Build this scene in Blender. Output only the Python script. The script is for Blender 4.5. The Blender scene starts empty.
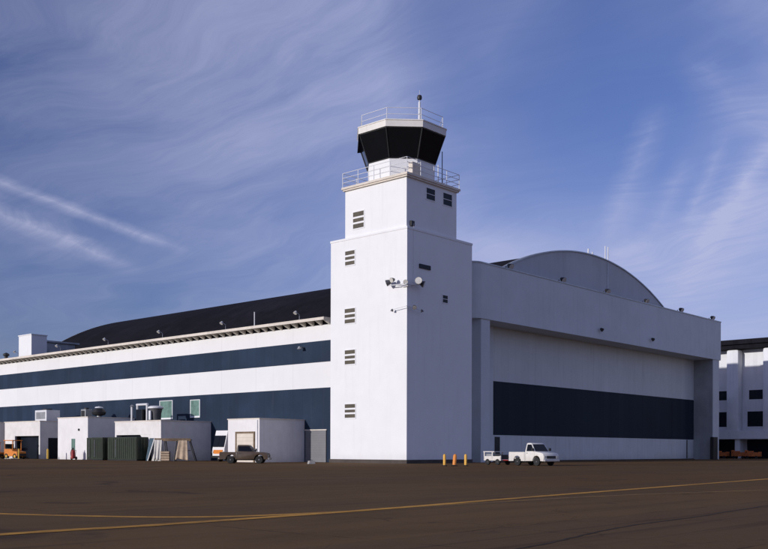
import bpy, bmesh, math, random
from mathutils import Vector, Matrix
random.seed(7)
S = bpy.context.scene
COL = S.collection
PI = math.pi
GZ = -0.4            # apron level (0 = top of the tower plinth)

# ------------------------------------------------------------------ helpers
class MB:
    def __init__(s): s.v = []; s.f = []
    def add(s, vs, fs):
        n = len(s.v); s.v += [tuple(v) for v in vs]; s.f += [tuple(i + n for i in f) for f in fs]; return s
    def box(s, x0, x1, y0, y1, z0, z1):
        if x0 > x1: x0, x1 = x1, x0
        if y0 > y1: y0, y1 = y1, y0
        if z0 > z1: z0, z1 = z1, z0
        return s.add([(x0,y0,z0),(x1,y0,z0),(x1,y1,z0),(x0,y1,z0),(x0,y0,z1),(x1,y0,z1),(x1,y1,z1),(x0,y1,z1)],
                     [(0,3,2,1),(4,5,6,7),(0,1,5,4),(1,2,6,5),(2,3,7,6),(3,0,4,7)])
    def tube(s, a, b, r, n=8, r2=None, cap=True):
        a = Vector(a); b = Vector(b); d = (b - a).normalized(); r2 = r if r2 is None else r2
        t = Vector((0,0,1)) if abs(d.z) < .9 else Vector((1,0,0))
        p = d.cross(t).normalized(); q = d.cross(p)
        vs = []
        for c, rr in ((a, r), (b, r2)):
            for i in range(n):
                w = 2*PI*i/n; vs.append(c + p*math.cos(w)*rr + q*math.sin(w)*rr)
        fs = [(i, (i+1) % n, n + (i+1) % n, n + i) for i in range(n)]
        if cap: fs += [tuple(range(n))[::-1], tuple(range(n, 2*n))]
        return s.add(vs, fs)
    def path(s, pts, r, n=6):
        for a, b in zip(pts[:-1], pts[1:]): s.tube(a, b, r, n)
        return s
    def prism(s, poly, axis, a, b):
        """poly of 2-D points swept along an axis: 'x' -> (y,z), 'y' -> (x,z), 'z' -> (x,y)"""
        def P(u, w, t): return {'x': (t,u,w), 'y': (u,t,w), 'z': (u,w,t)}[axis]
        n = len(poly)
        vs = [P(u,w,a) for u, w in poly] + [P(u,w,b) for u, w in poly]
        fs = [(i, (i+1) % n, n + (i+1) % n, n + i) for i in range(n)] + [tuple(range(n))[::-1], tuple(range(n, 2*n))]
        return s.add(vs, fs)
    def lathe(s, prof, n=16, c=(0,0,0), axis='z', a0=0):
        c = Vector(c); k = len(prof); vs = []; fs = []
        for i in range(n):
            w = a0 + 2*PI*i/n
            for r, h in prof:
                p = (r*math.cos(w), r*math.sin(w), h)
                if axis == 'y': p = (p[0], p[2], p[1])
                if axis == 'x': p = (p[2], p[0], p[1])
                vs.append(c + Vector(p))
        for i in range(n):
            j = (i+1) % n
            for m in range(k-1): fs.append((i*k+m, j*k+m, j*k+m+1, i*k+m+1))
        fs.append(tuple(i*k for i in range(n))[::-1]); fs.append(tuple(i*k+k-1 for i in range(n)))
        return s.add(vs, fs)
    def build(s, name, m, parent=None, bevel=0, smooth=False, seg=2):
        me = bpy.data.meshes.new(name)
        me.from_pydata([tuple(v) for v in s.v], [], s.f); me.update()
        b = bmesh.new(); b.from_mesh(me)
        bmesh.ops.recalc_face_normals(b, faces=b.faces[:])
        if bevel:
            es = [e for e in b.edges if len(e.link_faces) == 2 and e.calc_face_angle(0) > .5]
            try: bmesh.ops.bevel(b, geom=es, offset=bevel, segments=seg, affect='EDGES', profile=.5, clamp_overlap=True)
            except Exception: pass
        b.to_mesh(me); b.free()
        if smooth:
            for p in me.polygons: p.use_smooth = True
            try: me.set_sharp_from_angle(angle=math.radians(38))
            except Exception: pass
        me.materials.append(m)
        o = bpy.data.objects.new(name, me); COL.objects.link(o)
        if parent: o.parent = parent
        return o

def tag(o, label=None, cat=None, group=None, kind=None):
    if label: o['label'] = label
    if cat: o['category'] = cat
    if group: o['group'] = group
    if kind: o['kind'] = kind
    return o
def thing(name, label, cat, loc=(0,0,0), rz=0, group=None):
    o = bpy.data.objects.new(name, None); COL.objects.link(o)
    o.empty_display_size = .3
    o.location = loc; o.rotation_euler = (0,0,rz)
    return tag(o, label, cat, group)
def copy_tree(o, parent=None):
    kids = [c for c in bpy.data.objects if c.parent == o]
    c = o.copy(); COL.objects.link(c)
    if parent: c.parent = parent
    for k in kids: copy_tree(k, c)
    return c

# ------------------------------------------------------------------ materials
class NT:
    def __init__(s, nt): s.nt = nt
    def n(s, t, **kw):
        x = s.nt.nodes.new(t)
        for k, v in kw.items(): setattr(x, k, v)
        return x
    def l(s, a, b): s.nt.links.new(a, b)
    def inp(s, sock, v):
        if isinstance(v, bpy.types.NodeSocket): s.l(v, sock)
        else: sock.default_value = v
    def m(s, op, a, b=0.0, c=None, clamp=False):
        x = s.n('ShaderNodeMath', operation=op); x.use_clamp = clamp
        s.inp(x.inputs[0], a); s.inp(x.inputs[1], b)
        if c is not None: s.inp(x.inputs[2], c)
        return x.outputs[0]
    def vm(s, op, a, b=(0,0,0)):
        x = s.n('ShaderNodeVectorMath', operation=op); s.inp(x.inputs[0], a); s.inp(x.inputs[1], b)
        return x.outputs['Value'] if op in ('DOT_PRODUCT', 'LENGTH') else x.outputs[0]
    def ramp(s, v, lo, hi):
        x = s.n('ShaderNodeMapRange'); x.interpolation_type = 'SMOOTHSTEP'
        s.inp(x.inputs['Value'], v); x.inputs['From Min'].default_value = lo; x.inputs['From Max'].default_value = hi
        return x.outputs[0]
    def noise(s, vec, scale, detail=4, rough=.5, dist=0.):
        x = s.n('ShaderNodeTexNoise'); s.inp(x.inputs['Vector'], vec)
        x.inputs['Scale'].default_value = scale; x.inputs['Detail'].default_value = detail
        x.inputs['Roughness'].default_value = rough; x.inputs['Distortion'].default_value = dist
        return x.outputs['Fac']
    def mix(s, f, a, b, bt='MIX'):
        x = s.n('ShaderNodeMix', data_type='RGBA', blend_type=bt)
        s.inp(x.inputs[0], f)
        for k, v in ((6, a), (7, b)):
            s.inp(x.inputs[k], v if isinstance(v, bpy.types.NodeSocket) else (*v[:3], 1))
        return x.outputs[2]
    def scale(s, vec, sc, loc=(0,0,0), rot=(0,0,0)):
        x = s.n('ShaderNodeMapping'); s.inp(x.inputs[0], vec)
        x.inputs['Scale'].default_value = sc; x.inputs['Location'].default_value = loc; x.inputs['Rotation'].default_value = rot
        return x.outputs[0]

def mat(name, col, rough=.7, metal=0., var=.06, vscale=1.5, streak=0., streak_col=None, dirt=0., spec=.5, bump=0., bscale=20., seams=None, panel=.10):
    """painted / mineral surface with mottling, rain streaks that run down it, dirt near the bottom and optional board seams"""
    M = bpy.data.materials.new(name); M.use_nodes = True
    t = NT(M.node_tree); b = M.node_tree.nodes['Principled BSDF']
    b.inputs['Roughness'].default_value = rough; b.inputs['Metallic'].default_value = metal
    b.inputs['Specular IOR Level'].default_value = spec
    co = t.n('ShaderNodeTexCoord').outputs['Object']
    n1 = t.noise(co, vscale, 5, .6)
    n2 = t.noise(co, vscale*.13, 3, .5)
    f = t.m('ADD', t.m('MULTIPLY', n1, .5), t.m('MULTIPLY', n2, .5))
    f = t.ramp(f, .3, .7)
    dark = tuple(c*(1-var*2) for c in col); lite = tuple(min(1, c*(1+var)) for c in col)
    c = t.mix(f, dark, lite)
    if streak:
        st = t.noise(t.scale(co, (1.3, 1.3, .06)), 1.4, 6, .65)
        st2 = t.noise(t.scale(co, (.3, .3, .12)), 1, 3, .5)
        k = t.m('MULTIPLY', t.m('MULTIPLY', t.ramp(st, .48, .75), t.ramp(st2, .35, .65)), streak)
        c = t.mix(k, c, streak_col or tuple(x*.55 for x in col))
    if dirt:
        z = t.n('ShaderNodeSeparateXYZ'); t.l(co, z.inputs[0])
        k = t.m('MULTIPLY', t.m('MULTIPLY', t.ramp(t.m('ADD', z.outputs[2], t.m('MULTIPLY', n1, 1.2)), 2.0, -.2), dirt), 1)
        c = t.mix(k, c, (.16,.13,.10))
    if seams:
        axis, step, wid, amt = seams
        z = t.n('ShaderNodeSeparateXYZ'); t.l(co, z.inputs[0])
        fr = t.m('FRACT', t.m('DIVIDE', z.outputs['XYZ'.index(axis)], step))
        k = t.m('MULTIPLY', t.m('LESS_THAN', fr, wid/step), amt)
        c = t.mix(k, c, tuple(x*.3 for x in col))
        wn = t.n('ShaderNodeTexWhiteNoise', noise_dimensions='1D'); t.l(t.m('FLOOR', t.m('DIVIDE', z.outputs['XYZ'.index(axis)], step)), wn.inputs['W'])
        c = t.mix(t.m('MULTIPLY', wn.outputs[0], panel), c, tuple(x*.6 for x in col))
    t.l(c, b.inputs['Base Color'])
    if bump:
        bn = t.noise(co, bscale, 4, .6); bp = t.n('ShaderNodeBump'); bp.inputs['Strength'].default_value = bump
        bp.inputs['Distance'].default_value = .05
        t.l(bn, bp.inputs['Height']); t.l(bp.outputs[0], b.inputs['Normal'])
    t.l(t.m('ADD', rough - .08, t.m('MULTIPLY', n1, .16)), b.inputs['Roughness'])
    return M

WHITE = mat('white_stucco', (.79,.79,.80), .85, var=.02, vscale=.6, streak=.16, streak_col=(.55,.52,.50), dirt=.25, bump=.12, bscale=6)
WHITE_SIDE = mat('white_siding', (.78,.775,.78), .8, var=.02, vscale=.5, streak=.12, streak_col=(.55,.5,.47), bump=.1, bscale=5, seams=('Y', 6.8, .06, .22))
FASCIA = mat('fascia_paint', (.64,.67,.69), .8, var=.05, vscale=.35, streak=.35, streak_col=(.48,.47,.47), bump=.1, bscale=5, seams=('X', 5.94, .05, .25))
DOORW = mat('door_white_metal', (.66,.68,.68), .6, var=.05, vscale=.3, streak=.6, streak_col=(.42,.42,.42), dirt=.35, seams=('X', 1.54, .05, .16))
NAVY_DOOR = mat('navy_door_paint', (.021,.032,.048), .7, var=.12, vscale=.3, streak=.4, streak_col=(.022,.030,.040), seams=('X', 1.54, .05, .3), spec=.15, panel=.4)
NAVY = mat('navy_side_paint', (.024,.042,.078), .7, var=.18, vscale=.25, streak=.5, streak_col=(.042,.056,.078), seams=('Y', 1.7, .05, .3), spec=.15, panel=.45)
JAMB_SHADE = mat('jamb_shade_grey', (.34,.365,.38), .85, var=.1, vscale=.6, streak=.5)  # darker than the pillar paint, to carry the shade of the door recess
GABLE = mat('gable_grey', (.50,.51,.53), .85, var=.05, vscale=.3, streak=.3, bump=.1, bscale=4, seams=('X', 2.4, .04, .12))
ROOF = mat('bitumen_roof', (.014,.013,.018), .95, var=.3, vscale=.35, streak=.5, streak_col=(.028,.026,.032), spec=.1, seams=('Y', 3.4, .12, .6), panel=.5)
CREAM = mat('cream_gutter', (.70,.63,.55), .7, var=.08, vscale=2, streak=.4)
RAFTER = mat('weathered_timber', (.76,.71,.62), .85, var=.15, vscale=3)
PLINTH = mat('dark_plinth', (.075,.062,.055), .9, var=.15, vscale=3)
GLASS = mat('dark_glass', (.006,.007,.009), .12, var=.1, spec=.3)
WINDARK = mat('window_dark', (.03,.028,.024), .25, var=.2, vscale=4)
LOUVRE = mat('louvre_bronze', (.085,.07,.045), .5, var=.2, vscale=6)
NAVYGL = mat('navy_window', (.008,.012,.020), .35, var=.2, vscale=3, spec=.2)
GREENGL = mat('green_window', (.14,.24,.20), .4, var=.25, vscale=3)
ANNEX = mat('annex_block', (.76,.73,.71), .85, var=.06, vscale=1.0, streak=.35, dirt=.4, bump=.15, bscale=8)
ANNEX_WH = mat('annex_white', (.78,.76,.76), .8, var=.04, vscale=1.0, streak=.3, dirt=.3, bump=.1, bscale=8)
ROOFTRIM = mat('trim_white', (.76,.73,.69), .7, var=.05, vscale=2, streak=.3)
RAIL = mat('rail_white', (.72,.72,.74), .5, var=.05, vscale=5)
GALV = mat('galvanised', (.42,.43,.44), .45, .6, var=.12, vscale=6)
DARKM = mat('dark_metal', (.03,.03,.032), .5, .3, var=.2, vscale=6)
BLACK = mat('black_rubber', (.018,.018,.018), .85, var=.2, vscale=9)
TRUCKW = mat('truck_white', (.74,.71,.66), .35, var=.04, vscale=3, dirt=.35)
MAROON = mat('brown_paint', (.085,.058,.040), .35, var=.1, vscale=3, dirt=.2)
CHROME = mat('chrome', (.55,.55,.55), .22, .9, var=.08, vscale=5)
RED = mat('red_paint', (.38,.035,.03), .5, var=.12, vscale=5)
ORANGE = mat('orange_paint', (.72,.22,.02), .5, var=.12, vscale=4)
ORANGE2 = mat('faded_orange', (.56,.16,.04), .6, var=.2, vscale=3)
YELLOW = mat('yellow_paint', (.70,.42,.04), .55, var=.15, vscale=5)
CONE_O = mat('bollard_orange', (.80,.43,.06), .55, var=.12, vscale=6)
CONE_R = mat('bollard_red_orange', (.78,.27,.04), .55, var=.12, vscale=6)
OLIVE = mat('olive_metal', (.020,.030,.016), .6, var=.2, vscale=2, streak=.4)
TAN = mat('tan_canvas', (.50,.38,.27), .9, var=.15, vscale=3)
WOOD = mat('old_wood', (.20,.14,.09), .85, var=.25, vscale=4)
TARPW = mat('white_tarp', (.72,.68,.62), .8, var=.1, vscale=3)
TARPB = mat('blue_tarp', (.05,.09,.13), .7, var=.2, vscale=3)
CONC = mat('concrete', (.42,.40,.38), .9, var=.15, vscale=4)
LAMP = mat('lamp_housing', (.10,.10,.11), .5, .2, var=.2, vscale=8)
LENS = mat('lamp_lens', (.62,.60,.56), .2, var=.1, vscale=8)
AMBER = mat('amber_lens', (.7,.28,.03), .3)
FARW = mat('far_stucco', (.76,.76,.78), .85, var=.06, vscale=.4, streak=.35, dirt=.4)
SHUT = mat('grey_shutter', (.20,.20,.21), .7, var=.07, vscale=1, seams=('Z', .28, .03, .3))
CREAMSH = mat('cream_shutter', (.74,.66,.56), .7, var=.06, vscale=1, seams=('Z', .4, .04, .35))

# asphalt
def asphalt():
    M = bpy.data.materials.new('asphalt'); M.use_nodes = True
    t = NT(M.node_tree); b = M.node_tree.nodes['Principled BSDF']
    co = t.n('ShaderNodeTexCoord').outputs['Object']
    ax = t.scale(co, (.35, 1, 1))
    big = t.noise(t.scale(co, (.02, .05, 1), rot=(0,0,.1)), 1, 6, .6)
    mid = t.noise(t.scale(co, (.15, .5, 1), rot=(0,0,.12)), 1, 7, .65, .6)
    fine = t.noise(co, 9, 8, .75)
    grit = t.noise(co, 70, 3, .8)
    c = t.mix(t.ramp(big, .35, .65), (.150,.080,.030), (.178,.104,.046))
    c = t.mix(t.m('MULTIPLY', t.ramp(mid, .4, .72), .5), c, (.104,.060,.030))
    c = t.mix(t.m('MULTIPLY', t.ramp(fine, .3, .75), .35), c, (.19,.135,.09))
    c = t.mix(t.m('MULTIPLY', t.ramp(grit, .5, .8), .6), c, (.24,.18,.13))
    # oil stains and tyre scuffs
    st = t.noise(t.scale(co, (.3,.3,1)), 1.0, 4, .5, 1.0)
    c = t.mix(t.m('MULTIPLY', t.ramp(st, .60, .74), .55), c, (.045,.038,.034))
    # tyre scuffs drawn out along the taxi direction, and patches relaid in darker mix
    sc = t.noise(t.scale(co, (.03,1.6,1), rot=(0,0,-.06)), 1.3, 5, .6, .3)
    c = t.mix(t.m('MULTIPLY', t.m('MULTIPLY', t.ramp(sc, .56, .72), t.ramp(big, .4, .6)), .45), c, (.055,.040,.028))
    vp = t.n('ShaderNodeTexVoronoi', feature='F1', distance='CHEBYCHEV'); vp.inputs['Scale'].default_value = .045; t.l(co, vp.inputs['Vector'])
    vs_ = t.n('ShaderNodeSeparateXYZ'); t.l(vp.outputs['Color'], vs_.inputs[0])
    c = t.mix(t.m('MULTIPLY', t.m('MULTIPLY', t.m('LESS_THAN', vs_.outputs[0], .22), t.m('LESS_THAN', vp.outputs['Distance'], .22)), .32), c, (.075,.050,.030))
    # poured lanes parallel to the hangar front: slightly different batches + joints
    z = t.n('ShaderNodeSeparateXYZ'); t.l(co, z.inputs[0])
    wob = t.m('MULTIPLY', t.m('SUBTRACT', t.noise(co, .35, 4, .6), .5), .5)
    yy = t.m('ADD', z.outputs[1], wob); xx = t.m('ADD', z.outputs[0], wob)
    lane = t.m('FLOOR', t.m('DIVIDE', yy, 4.6))
    wn = t.n('ShaderNodeTexWhiteNoise', noise_dimensions='1D'); t.l(lane, wn.inputs['W'])
    c = t.mix(t.m('MULTIPLY', wn.outputs[0], .22), c, (.06,.05,.044))
    j1 = t.m('LESS_THAN', t.m('FRACT', t.m('DIVIDE', yy, 4.6)), .012)
    j2 = t.m('LESS_THAN', t.m('FRACT', t.m('DIVIDE', xx, 13.)), .004)
    brk = t.ramp(t.noise(co, .6, 3, .6), .42, .58)
    c = t.mix(t.m('MULTIPLY', t.m('MULTIPLY', t.m('MAXIMUM', j1, j2), brk), .6), c, (.03,.026,.024))
    # hairline cracks
    v = t.n('ShaderNodeTexVoronoi', feature='DISTANCE_TO_EDGE'); v.inputs['Scale'].default_value = .12
    dco = t.vm('ADD', co, t.vm('SCALE', co))
    nn = t.n('ShaderNodeTexNoise'); t.l(co, nn.inputs['Vector']); nn.inputs['Scale'].default_value = .8; nn.inputs['Detail'].default_value = 6
    dco = t.vm('ADD', co, t.vm('MULTIPLY', nn.outputs['Color'], (2.2,2.2,0)))
    t.l(dco, v.inputs['Vector'])
    ck = t.m('MULTIPLY', t.m('LESS_THAN', v.outputs['Distance'], .003), t.ramp(t.noise(co, .12, 3, .5), .45, .6))
    c = t.mix(t.m('MULTIPLY', ck, .35), c, (.025,.022,.02))
    t.l(c, b.inputs['Base Color'])
    b.inputs['Specular IOR Level'].default_value = .02
    t.l(t.m('ADD', .86, t.m('MULTIPLY', mid, .12)), b.inputs['Roughness'])
    bp = t.n('ShaderNodeBump'); bp.inputs['Strength'].default_value = .35; bp.inputs['Distance'].default_value = .012
    t.l(t.m('ADD', fine, t.m('MULTIPLY', grit, .6)), bp.inputs['Height']); t.l(bp.outputs[0], b.inputs['Normal'])
    return M
ASPH = asphalt()
def worn(name, col, lo=.35, hi=.62):
    M = mat(name, col, .85, var=.2, vscale=2.5, spec=.2)
    t = NT(M.node_tree); b = M.node_tree.nodes['Principled BSDF']
    base = b.inputs['Base Color'].links[0].from_socket
    co = t.n('ShaderNodeTexCoord').outputs['Object']
    k = t.ramp(t.m('ADD', t.m('MULTIPLY', t.noise(co, 6, 6, .7), .6), t.m('MULTIPLY', t.noise(co, .5, 3, .5), .4)), lo, hi)
    t.l(t.mix(k, (.15,.09,.05), base), b.inputs['Base Color'])
    return M
LINEY = worn('worn_yellow', (.62,.30,.045), .28, .48)
LINEF = worn('faded_yellow', (.36,.20,.05), .36, .60)
TAR = mat('tar', (.070,.045,.026), .8, var=.2, vscale=4, spec=.1)

# ------------------------------------------------------------------ ground
g = MB().add([(-2500,-2500,GZ),(2500,-2500,GZ),(2500,2500,GZ),(-2500,2500,GZ)], [(0,1,2,3)]).build('ground', ASPH)
tag(g, kind='structure')
def ribbon(name, pts, w, m, z, label=None):
    mb = MB(); n = len(pts); vs = []
    for i, p in enumerate(pts):
        a = Vector(pts[max(0,i-1)]); b = Vector(pts[min(n-1,i+1)]); d = (b-a).normalized(); q = Vector((-d.y, d.x))
        ww = w*(1+random.uniform(-.08,.08))
        vs += [(p[0]+q.x*ww/2, p[1]+q.y*ww/2, z), (p[0]-q.x*ww/2, p[1]-q.y*ww/2, z)]
    mb.add(vs, [(2*i,2*i+1,2*i+3,2*i+2) for i in range(n-1)])
    o = mb.build(name, m); return tag(o, kind='structure')
def spline(pts, k=14):
    out = []
    P = [pts[0]] + list(pts) + [pts[-1]]
    for i in range(1, len(P)-2):
        p0, p1, p2, p3 = [Vector(p) for p in P[i-1:i+3]]
        for j in range(k):
            u = j/k
            q = .5*((2*p1) + (-p0+p2)*u + (2*p0-5*p1+4*p2-p3)*u*u + (-p0+3*p1-3*p2+p3)*u**3)
            out.append((q.x, q.y))
    out.append(tuple(pts[-1])); return out
ribbon('taxiway_line', spline([(-76,-50.6),(-68.5,-50.05),(-65.4,-50.2),(-59,-49.95),(-49.8,-49.1),(-27.2,-47.4),(0,-45.6),(60,-42),(120,-39)]), .37, LINEY, GZ+.008)
ribbon('taxiway_line', spline([(-69.5,-37),(-66.1,-45.2),(-65.2,-47.1),(-64.2,-48.6),(-62.7,-49.55),(-60,-49.98)]), .30, LINEY, GZ+.004)
ribbon('taxiway_line', spline([(-59,-49.96),(-50.05,-50.4),(-41.4,-52.4),(-25,-58),(-5,-70)]), .24, LINEF, GZ+.004)
ck = spline([(-70,-58),(-64.5,-57.5),(-60,-56.7),(-56,-56.5),(-51.2,-56.1),(-35,-55.4),(0,-54)], 22)
ck = [(x+random.uniform(-.02,.02), y+random.uniform(-.025,.025)) for x, y in ck]
ribbon('tar_seam', ck, .07, TAR, GZ+.004)
ck = spline([(-30,-8),(-9,-13.5),(-3,-15),(6,-17.5),(40,-24)], 22)
ck = [(x+random.uniform(-.1,.1), y+random.uniform(-.2,.2)) for x, y in ck]
ribbon('tar_seam', ck, .35, TAR, GZ+.004)

# ------------------------------------------------------------------ tower
T = thing('control_tower', 'tall white square control tower with dark glazed octagonal cab on top', 'control tower', (5.7,5.7,GZ))
def under(p):           # children are written in world coordinates
    def f(mb, name, m, **kw):
        o = mb.build(name, m, p, **kw); 
        q = p
        off = Vector((0,0,0))
        while q: off += q.location; q = q.parent
        o.data.transform(Matrix.Translation(-off)); return o
    return f
tp = under(T)
TW = 11.35
tp(MB().box(-.12,TW+.05,-.12,TW+.1,GZ,0), 'plinth', PLINTH)
shaft = tp(MB().box(0,TW,0,TW,0,24.35), 'lower_shaft', WHITE)
tp(MB().box(-.05,TW+.06,-.05,TW+.06,24.35,24.58), 'coping', WHITE)
UX0, UX1, UY0, UY1 = .16, 8.72, .22, 9.25
upper = tp(MB().box(UX0,UX1,UY0,UY1,24.58,29.85), 'upper_shaft', WHITE)
tp(MB().box(UX0-.22,UX1+.18,UY0-.22,UY1+.18,29.85,30.02).box(UX0-.34,UX1+.3,UY0-.34,UY1+.3,30.022,30.26), 'cornice', CREAM)
# louvred windows on the sunny face (x = 0), one mesh for frame, three bars
def louvre_window(y0, y1, z0, z1, x=0.):
    fr = MB()
    h = (z1-z0)/3
    fr.box(x-.05,x,y0-.1,y1+.1,z0-.12,z0); fr.box(x-.05,x,y0-.1,y1+.1,z1,z1+.08)
    fr.box(x-.05,x,y0-.1,y0,z0,z1); fr.box(x-.05,x,y1,y1+.1,z0,z1)
    for i in range(1,3): fr.box(x-.05,x,y0,y1,z0+h*i-.11,z0+h*i+.09)
    f = tp(fr, 'window', WHITE)
    ps = MB()
    for i in range(3): ps.box(x-.02,x-.001,y0,y1,z0+h*i+(.09 if i else 0),z0+h*(i+1)-(.11 if i<2 else 0))
    p = ps.build('louvre', LOUVRE, f); p.data.transform(Matrix.Translation(-T.location))
louvre_window(6.38,8.0,25.5,27.3,x=UX0)
louvre_window(7.6,9.05,21.55,23.1); louvre_window(7.52,9.1,15.1,16.7); louvre_window(7.5,9.07,10.55,12.1); louvre_window(7.45,9.05,4.6,6.1)
def pane_window(x0,x1,z0,z1,y):
    fr = MB()
    w=.09
    fr.box(x0-w,x1+w,y-.05,y,z0-w,z0); fr.box(x0-w,x1+w,y-.05,y,z1,z1+w); fr.box(x0-w,x0,y-.05,y,z0,z1); fr.box(x1,x1+w,y-.05,y,z0,z1)
    fr.box(x0,x1,y-.05,y,(z0+z1)/2-.03,(z0+z1)/2+.03)
    f = tp(fr,'window',WHITE)
    p = MB().box(x0,x1,y-.02,y-.001,z0,(z0+z1)/2-.03).box(x0,x1,y-.02,y-.001,(z0+z1)/2+.03,z1).build('pane',NAVYGL,f); p.data.transform(Matrix.Translation(-T.location))
pane_window(3.4,4.85,28.15,29.35,UY0); pane_window(6.3,7.85,28.1,29.4,UY0)
pane_window(5.98,6.86,17.25,18.05,0)
tp(MB().box(1.95,3.8,-.12,0,20.45,20.9), 'wall_vent', NAVYGL)
tp(MB().box(.65,1.2,UY0-.25,UY0,24.75,25.3), 'junction_box', DARKM, bevel=.03)
# cable run down the shaded face
tp(MB().tube((1.0,-.03,25.0),(1.0,-.03,19.),.018), 'conduit', RAIL)

# cab
CX, CY = 4.42, 4.72
def octo(flat):          # vertices of an octagon whose flats face the walls
    r = flat/2/math.cos(PI/8)
    return [(CX + r*math.cos(PI/8+i*PI/4), CY + r*math.sin(PI/8+i*PI/4)) for i in range(8)]
def ring(mb, f0, z0, f1, z1, cap=True):
    a = octo(f0); b = octo(f1)
    vs = [(x,y,z0) for x,y in a] + [(x,y,z1) for x,y in b]
    fs = [(i,(i+1)%8,8+(i+1)%8,8+i) for i in range(8)]
    if cap: fs += [tuple(range(8))[::-1], tuple(range(8,16))]
    return mb.add(vs, fs)
cab = tp(ring(MB(), 7.2,30.26,7.3,32.52), 'cab_base', WHITE)
tp(ring(ring(MB(), 7.45,32.52,7.5,32.6), 7.1,32.601,7.1,32.64), 'sill', DARKM)
gl = tp(ring(MB(), 7.4,32.64,9.3,35.5), 'cab_glazing', GLASS)
a = octo(7.44); b = octo(9.35)
for i in range(8): tp(MB().tube((a[i][0],a[i][1],32.64),(b[i][0],b[i][1],35.5),.06,6), 'mullion', DARKM)
q = octo(9.7)
q1 = octo(8.3)
tp(MB().prism([q[2],q[3],q1[3],q1[2]], 'z', 34.75, 35.62), 'sunshade', GLASS)
tp(ring(MB(), 9.36,35.5,9.4,35.6), 'soffit', DARKM)
tp(ring(ring(MB(), 9.6,35.6,9.68,36.25), 9.8,36.251,9.8,36.36), 'cab_roof', ROOFTRIM)
# dark sunshade box on the left end
# roof rails
def rails(pts, z0, h, nr, posts, name, r=.035, rp=.045):
    mb = MB()
    n = len(pts)
    for i in range(n):
        p = Vector(pts[i]); q = Vector(pts[(i+1)%n])
        for k in range(nr):
            z = z0 + h*(k+1)/nr
            mb.tube((*p,z),(*q,z),r,6)
        for k in range(posts):
            w = p.lerp(q, k/posts); mb.tube((w.x,w.y,z0),(w.x,w.y,z0+h),rp,6)
    return tp(mb, name, RAIL)
rails(octo(8.9), 36.36, 1.35, 2, 1, 'roof_railing', r=.03, rp=.04)
rails([(UX0-.22,UY0-.22),(UX1+.2,UY0-.22),(UX1+.2,UY1+.2),(UX0-.22,UY1+.2)], 30.26, 1.6, 3, 4, 'catwalk_railing', r=.03, rp=.04)
# access ladder posts at the cab base, light mast, whip aerial
tp(MB().tube((3.22,1.05,36.36),(3.22,1.05,38.7),.16,10,.12).tube((3.22,1.05,38.7),(3.22,1.05,39.0),.06,8), 'mast', RAIL)
tp(MB().lathe([(.05,38.9),(.24,39.0),(.28,39.2),(.22,39.42),(.06,39.5)],12,(3.22,1.05,0)), 'obstruction_lamp', DARKM, smooth=True)
tp(MB().tube((3.22,1.05,39.5),(3.22,1.05,40.0),.02,6), 'lightning_rod', RAIL)
tp(MB().tube((7.5,1.3,30.26),(7.5,1.3,34.4),.05,6), 'whip_aerial', DARKM)
tp(MB().tube((3.0,.9,30.26),(3.0,.9,32.1),.06,6), 'ladder_post', RAIL)
tp(MB().tube((5.6,.35,30.26),(5.6,.35,32.3),.06,6), 'ladder_post', RAIL)
tp(MB().box(1.2,2.6,.3,.9,30.26,31.7), 'catwalk_locker', CREAM, bevel=.03)
# floodlights on the corner
fl = tp(MB().path([(-.05,.6,18.4),(-.7,.9,18.4),(-.75,1.9,18.45)],.05).path([(.6,-.05,18.4),(.5,-.6,18.4),(1.2,-.75,18.45)],.05).path([(-.7,.9,18.4),(-.6,-.5,18.4),(.5,-.6,18.4)],.05).box(-.25,.1,-.3,.5,18.2,18.6), 'floodlight_bracket', RAIL)
def flood(c, d, r, name='floodlight', parent_f=tp, m1=LAMP, m2=LENS):
    c = Vector(c); d = Vector(d).normalized()
    o = parent_f(MB().tube(c-d*.75*r*1.4, c-d*.25*r,r*.45,12,r*.8).tube(c-d*.25*r,c+d*.5*r,r*.8,12,r), name, m1, smooth=True)
    l = MB().tube(c+d*.5*r,c+d*.56*r,r*.93,12).build('lens', m2, o)
    off = Vector((0,0,0)); q = o.parent
    while q: off += q.location; q = q.parent
    l.data.transform(Matrix.Translation(-off))
    return o
flood((-.75,2.0,18.75),(-.5,.9,-.35),.36); flood((-.8,1.35,18.95),(-.9,.1,-.3),.28)
flood((-.55,-.3,18.6),(-.8,-.5,-.3),.26)
flood((.9,-.85,18.8),(-.75,-.5,.1),.40); flood((1.6,-.8,18.6),(.5,-.8,-.35),.36)
tp(MB().path([(0.05,-.05,16.0),(-.5,-.4,16.1),(-.45,1.6,15.9)],.03).path([(-.5,-.4,16.1),(1.6,-.6,15.8)],.03), 'lamp_arm', RAIL)
flood((-.45,1.7,15.8),(-.3,.2,-1),.17); flood((0.5,-.6,16.05),(-.3,-.5,-.5),.24); flood((1.75,-.6,15.75),(.3,-.3,-1),.18)

# ------------------------------------------------------------------ hangar
H = thing('hangar', 'huge white hangar with barrel roof, navy bands and wide sliding door', 'hangar', (49,60,GZ))
hp = under(H)
FX = 1.5; YF = 118.
# side bay (left), front pieces, main body
body = MB().box(FX,16,TW+.02,YF,GZ,15.55).box(16,97,9,YF,GZ,16.4)
hp(body, 'side_wall', WHITE_SIDE)
hp(MB().box(FX-.02,16,TW+.02,YF,15.55,16.25), 'roof_deck', ROOF)
# bands (2 cm proud of the wall); the lowest runs down to the ground
hp(MB().box(FX-.03,FX-.002,TW+.05,YF,11.25,13.72), 'navy_band', NAVY)
hp(MB().box(FX-.03,FX-.002,TW+.05,YF,GZ,8.25), 'navy_band', NAVY)
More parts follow.
